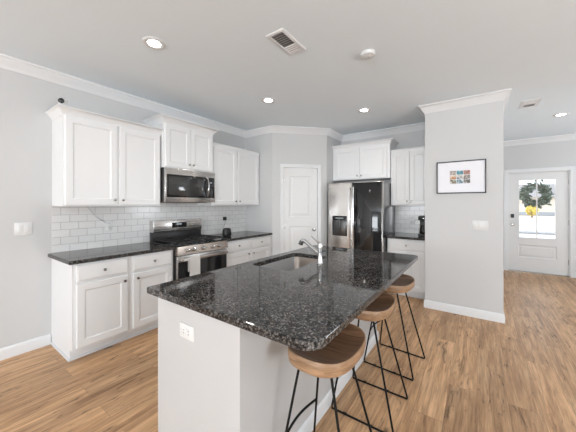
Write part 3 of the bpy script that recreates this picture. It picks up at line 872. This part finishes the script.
def make_stool(label, loc):
    t = thing('bar_stool', label, 'stool', loc, 0, 'wooden bar stools along the island')
    st = stool_seat().build('seat', [M['seat_edge'], M['seat_top']], t, loc=(-.004, 0, .668), ang=50)
    MB().box(-.105, .065, -.115, .115, .660, .6685, .002).build('mounting_plate', M['wire'], t)
    for sy in (-1, 1):
        for (xt, xb_) in ((-.100, -.196), (.056, .212)):
            MB().tube([(xt, sy*.10, .662), (xb_, sy*.193, .016), (xb_-.004*(1 if xb_ > 0 else -1), sy*.194, .008)], .0064, 10).build('leg', M['wire'], t)
        bar = MB().tube([(-.196, sy*.194, .0068), (.212, sy*.194, .0068)], .0064, 10).build('floor_bar', M['wire'], t)
        for gx in (-.11, .06):
            MB().tube([(gx, sy*.194, .0088), (gx+.022, sy*.194, .0088)], .0086, 10).build('glide', M['wire'], bar)
    # curved footrest between the two legs on the island side
    f = .60
    xa = -.100+(-.196+.100)*f; ya = .10+.093*f; za = .662-.646*f
    pts = [(xa-.020*math.cos(PI/2*k/8), ya*k/8, za) for k in range(-8, 9)]
    MB().tube(pts, .0064, 10).build('footrest', M['wire'], t)
    return t
def copy_tree(o, parent=None):
    c = o.copy(); COL.objects.link(c)
    if parent is not None: c.parent = parent
    for ch in list(o.children):
        copy_tree(ch, c)
    return c
s1 = make_stool('black-wire wooden bar stool nearest the camera, at the island corner', (-.606, 1.212, 0))
for x_, y, rz_, lab in ((-.622, 1.873, 0, 'middle of the three wooden bar stools tucked under the island'),
               (-.614, 2.519, -.07, 'wooden bar stool farthest from the camera, nearest the column wall')):
    c = copy_tree(s1); c.location = (x_, y, 0); c.rotation_euler.z = rz_; c['label'] = lab

# ---------------------------------------------------------------- switches, outlets, small things
def wall_plate(name, label, cat, loc, rotz, w_, h, gangs, outlet=False, m='plastic'):
    t = thing(name, label, cat, loc, rotz)
    MB().box(0, .006, -w_/2, w_/2, -h/2, h/2, .002).build('plate', M[m], t)
    for g in range(gangs):
        yc = (g-(gangs-1)/2)*.046
        if outlet:
            for s in (-1, 1):
                o = MB().box(.006, .0085, yc-.0165, yc+.0165, s*.02-.014, s*.02+.014, .001).build('socket', M[m], t)
                MB().box(.0085, .0088, yc-.009, yc-.006, s*.02-.004, s*.02+.007).box(.0085, .0088, yc+.006, yc+.009, s*.02-.004, s*.02+.007).build('slot', M['black'], o, smooth=False)
        else:
            MB().box(.006, .010, yc-.0165, yc+.0165, -.033, .033, .0015).build('rocker', M[m], t)
    return t
wall_plate('light_switch', 'white double rocker light switch on the left wall beside the cabinets', 'light switch', (LW, .622, 1.175), 0, .125, .118, 2)
wall_plate('light_switch', 'white triple rocker light switch on the column wall below the picture', 'light switch', (.03, PF, 1.145), -PI/2, .165, .118, 3)
wall_plate('power_outlet', 'outlet on the white tile backsplash left of the range', 'outlet', (LW+.009, 1.337, 1.16), 0, .072, .116, 1, True)
wall_plate('power_outlet', 'outlet on the tile behind the black speaker, black plug in it', 'outlet', (LW+.009, 3.07, 1.15), 0, .072, .116, 1, True)
wall_plate('power_outlet', 'outlet on the tile backsplash right of the refrigerator', 'outlet', (-.90, BK-.009, 1.135), -PI/2, .072, .116, 1, True)
# island outlet: sockets side by side on a sideways plate
t = thing('power_outlet', 'outlet on the end panel of the island', 'outlet', (-1.238, BY0-.004, .742), -PI/2)
MB().box(0, .006, -.060, .060, -.037, .037, .002).build('plate', M['plastic'], t)
for s in (-1, 1):
    o = MB().box(.006, .0085, s*.02-.014, s*.02+.014, -.0165, .0165, .001).build('socket', M['plastic'], t)
    MB().box(.0085, .0088, s*.02-.005, s*.02+.006, -.010, -.007).box(.0085, .0088, s*.02-.005, s*.02+.006, .006, .009).build('slot', M['black'], o, smooth=False)

cord = MB().tube([(LW+.016, 1.123, 1.386), (LW+.016, 1.20, 1.275), (LW+.016, 1.25, 1.235), (LW+.018, 1.315, 1.19)], .0028, 8)
tag(cord.build('grey_cable', M['grout'], None), 'thin grey cord running from under the cabinet to the backsplash outlet', 'cord')

# smart speaker and its plug
sp = thing('smart_speaker', 'small black speaker on the granite worktop right of the range', 'speaker', (LW+.37, 2.815, .9142))
mb = MB()
for_r = []
for ins, z in ((.010, 0), (.002, .008), (0, .03), (.003, .085), (.010, .115), (.026, .126)):
    for_r.append([(x, y, z) for x, y in rrect(-.05+ins, .05-ins, -.065+ins, .065-ins, max(.03-ins*.3, .006), 5)])
mb.rings(for_r); mb.build('body', M['black'], sp)
MB().box(.0465, .0505, -.048, .048, .018, .07, .001).build('screen', M['blackglass'], sp)
pg = thing('plug_adapter', 'black plug adapter in the outlet above the black speaker', 'plug', (LW+.018, 3.07, 1.165))
MB().box(0, .035, -.028, .028, -.03, .03, .005).build('body', M['black'], pg)
MB().tube([(.03, 0, -.025), (.04, -.01, -.07), (.03, -.03, -.12), (.05, -.05, -.17), (.09, -.08, -.235), (.2, -.12, -.2465), (.32, -.16, -.2465)], .0025, 8).build('cord', M['black'], pg)

# little security camera on the wall cabinet
cm = thing('security_camera', 'tiny white camera with black face on top of the left wall cabinet', 'camera', (LW+.31, .838, 2.318))
MB().lathe([(0, 0), (.022, 0), (.022, .005), (.008, .010), (.007, .028), (0, .028)], (0, 0, 0)).build('stand', M['plastic'], cm)
MB().box(-.034, .020, -.034, .034, .022, .094, .016, 3).build('body', M['plastic'], cm)
MB().lathe([(0, 0), (.025, 0), (.025, .004), (.018, .009), (0, .012)], (.0185, -.004, .060), 'X', 20).xform(Matrix.Translation((0, 0, .060)) @ Matrix.Rotation(-.6, 4, 'Z') @ Matrix.Translation((.006, 0, -.060))).build('face', M['black'], cm)

# coffee maker
cf = thing('coffee_maker', 'black drip coffee maker on the worktop beside the column', 'coffee maker', (-.665, BK-.34, .914), -PI/2)
MB().box(-.10, .11, -.075, .075, 0, .035, .008).build('base', M['black'], cf)
MB().box(-.10, -.03, -.07, .07, .03, .26, .008).build('water_tank', M['black'], cf)
MB().box(-.10, .10, -.075, .075, .245, .31, .012).build('brew_head', M['black'], cf)
ca = MB().lathe([(0, .036), (.055, .036), (.062, .06), (.06, .12), (.045, .155), (.04, .165), (0, .165)], (.045, 0, 0)).build('carafe', M['carafe'], cf)
MB().tube([(.09, 0, .15), (.125, 0, .14), (.13, 0, .09), (.10, 0, .06)], .007, 8).build('handle', M['black'], ca)
MB().lathe([(0, 0), (.006, 0), (.006, .004), (0, .004)], (.10, 0, .28), 'X', 12).build('button', M['chrome'], cf)

# picture
pc = thing('framed_picture', 'black framed white mat with nine small photos on the column wall', 'picture', (-.175, PF, 1.753), -PI/2)
PWd, PHt = .532, .415
mb = MB(); fw = .013
mb.box(0, .022, -PWd/2, -PWd/2+fw, -PHt/2, PHt/2, .001).box(0, .022, PWd/2-fw, PWd/2, -PHt/2, PHt/2, .001)
mb.box(0, .022, -PWd/2, PWd/2, -PHt/2, -PHt/2+fw, .001).box(0, .022, -PWd/2, PWd/2, PHt/2-fw, PHt/2, .001)
mb.build('frame', M['frame'], pc)
MB().box(.004, .010, -PWd/2+fw, PWd/2-fw, -PHt/2+fw, PHt/2-fw).build('mat_board', M['paper'], pc, smooth=False)
def photo_mat(i, c1, c2, c3):
    m = bpy.data.materials.new('photo_print_%d' % i); m.use_nodes = True
    n = m.node_tree.nodes; l = m.node_tree.links
    tc = n.new('ShaderNodeTexCoord'); no = n.new('ShaderNodeTexNoise'); no.inputs['Scale'].default_value = 28+i*3; no.inputs['Detail'].default_value = 3
    r = n.new('ShaderNodeValToRGB'); e = r.color_ramp; e.elements[0].position = .38; e.elements[1].position = .62
    e.elements[0].color = (*c1, 1); e.elements[1].color = (*c3, 1); k = e.elements.new(.5); k.color = (*c2, 1)
    l.new(tc.outputs['Object'], no.inputs['Vector']); l.new(no.outputs['Fac'], r.inputs[0]); l.new(r.outputs[0], n['Principled BSDF'].inputs['Base Color'])
    n['Principled BSDF'].inputs['Roughness'].default_value = .5
    return m
pal = [((.05, .03, .03), (.25, .20, .18), (.5, .45, .4)), ((.03, .08, .10), (.10, .35, .42), (.6, .6, .5)), ((.30, .06, .05), (.45, .25, .2), (.15, .12, .1)),
       ((.35, .12, .07), (.5, .3, .15), (.7, .6, .5)), ((.12, .18, .25), (.5, .5, .5), (.7, .6, .5)), ((.05, .05, .06), (.4, .35, .3), (.65, .6, .55)),
       ((.10, .09, .06), (.35, .3, .2), (.6, .6, .6)), ((.05, .12, .18), (.3, .4, .45), (.7, .7, .65)), ((.04, .04, .04), (.2, .18, .15), (.5, .5, .5))]
MB().box(.010, .011, -.122, .112, -.088, .088).build('print_sheet', M['paper'], pc, smooth=False)
for k in range(9):
    cx = (k % 3-1)*.074-.006; cz = (1-k//3)*.056
    MB().box(.011, .012, cx-.0345, cx+.0345, cz-.0255, cz+.0255).build('photo', photo_mat(k, *pal[k]), pc, smooth=False)

# ceiling fittings
def can_light(label, x, y, power):
    t = thing('recessed_light', label, 'ceiling light', (x, y, H), 0, 'recessed ceiling lights')
    MB().lathe([(.058, -.001), (.088, -.001), (.088, -.004), (.080, -.009), (.066, -.010), (.058, -.006)], (0, 0, 0), 'Z', 32).build('trim_ring', M['trim'], t)
    MB().lathe([(0, -.0055), (.030, -.007), (.062, -.0055), (.062, -.001), (0, -.001)], (0, 0, 0), 'Z', 32).build('lens', M['lamp'], t)
    ld_ = bpy.data.lights.new('lamp', 'SPOT'); ld_.energy = power; ld_.color = (1, .94, .86); ld_.spot_size = math.radians(150); ld_.spot_blend = 1; ld_.shadow_soft_size = .06
    lo = bpy.data.objects.new('lamp', ld_); COL.objects.link(lo); lo.parent = t; lo.location = (0, 0, -.03)
can_light('glowing recessed ceiling light above the left wall cabinets, largest of the four', -2.185, 1.17, 16)
can_light('glowing recessed ceiling light between microwave and pantry corner', -2.19, 2.66, 16)
can_light('glowing recessed ceiling light in front of the refrigerator cabinet', -1.31, 3.72, 16)
can_light('glowing recessed ceiling light in the entry hall near the front door', 1.02, 5.60, 16)

def vent(label, cx, cy, lx, ly, half):
    t = thing('ceiling_vent', label, 'vent', (cx, cy, H))
    mb = MB(); fw = .028 if half else .045
    rr_ = lambda i_, z: [(-lx/2+i_, -ly/2+i_, z), (lx/2-i_, -ly/2+i_, z), (lx/2-i_, ly/2-i_, z), (-lx/2+i_, ly/2-i_, z)]
    mb.rings([rr_(0, -.0005), rr_(0, -.003), rr_(.005, -.008), rr_(fw-.004, -.010), rr_(fw, -.008), rr_(fw, -.0005)], closed=True)
    mb.build('frame', M['trim'], t, smooth=False)
    MB().box(-lx/2+fw, lx/2-fw, -ly/2+fw, ly/2-fw, -.002, -.0005).build('duct_shade', M['vent_shade'], t, smooth=False)  # flat grey plate, the duct's shade is put into its colour
    a0, a1 = -ly/2+fw, ly/2-fw
    n = 11
    for k in range(n):
        f0 = a0+(a1-a0)*(k+.15)/n
        tilt = .010 if (k < n/2) == half else -.010
        mb = MB(); wv = (a1-a0)/n*(.5 if (k < n/2) == half else .98)
        mb.rings([[(-lx/2+fw, f0+wv, -.0025), (lx/2-fw, f0+wv, -.0025), (lx/2-fw, f0+wv-.002, -.0025), (-lx/2+fw, f0+wv-.002, -.0025)],
                  [(-lx/2+fw, f0+wv-tilt, -.009), (lx/2-fw, f0+wv-tilt, -.009), (lx/2-fw, f0+wv-tilt-.002, -.009), (-lx/2+fw, f0+wv-tilt-.002, -.009)]])
        mb.build('slat', M['trim'], t, smooth=False)
    return t
vent('white ceiling vent over the island with a dark slatted half', -1.285, 1.80, .17, .34, True)
vent('white ceiling vent in the hall near the column wall top', .57, 4.75, .20, .32, False)
sd = thing('smoke_detector', 'round white smoke detector on the ceiling over the island', 'smoke detector', (-.79, 2.34, H))
MB().lathe([(0, -.0005), (.062, -.0005), (.064, -.006), (.060, -.026), (.045, -.032), (0, -.033)], (0, 0, 0), 'Z', 36).build('housing', M['plastic'], sd)
MB().lathe([(0, -.0325), (.012, -.0325), (.011, -.036), (0, -.037)], (.02, .01, 0), 'Z', 16).build('button', M['plastic'], sd)
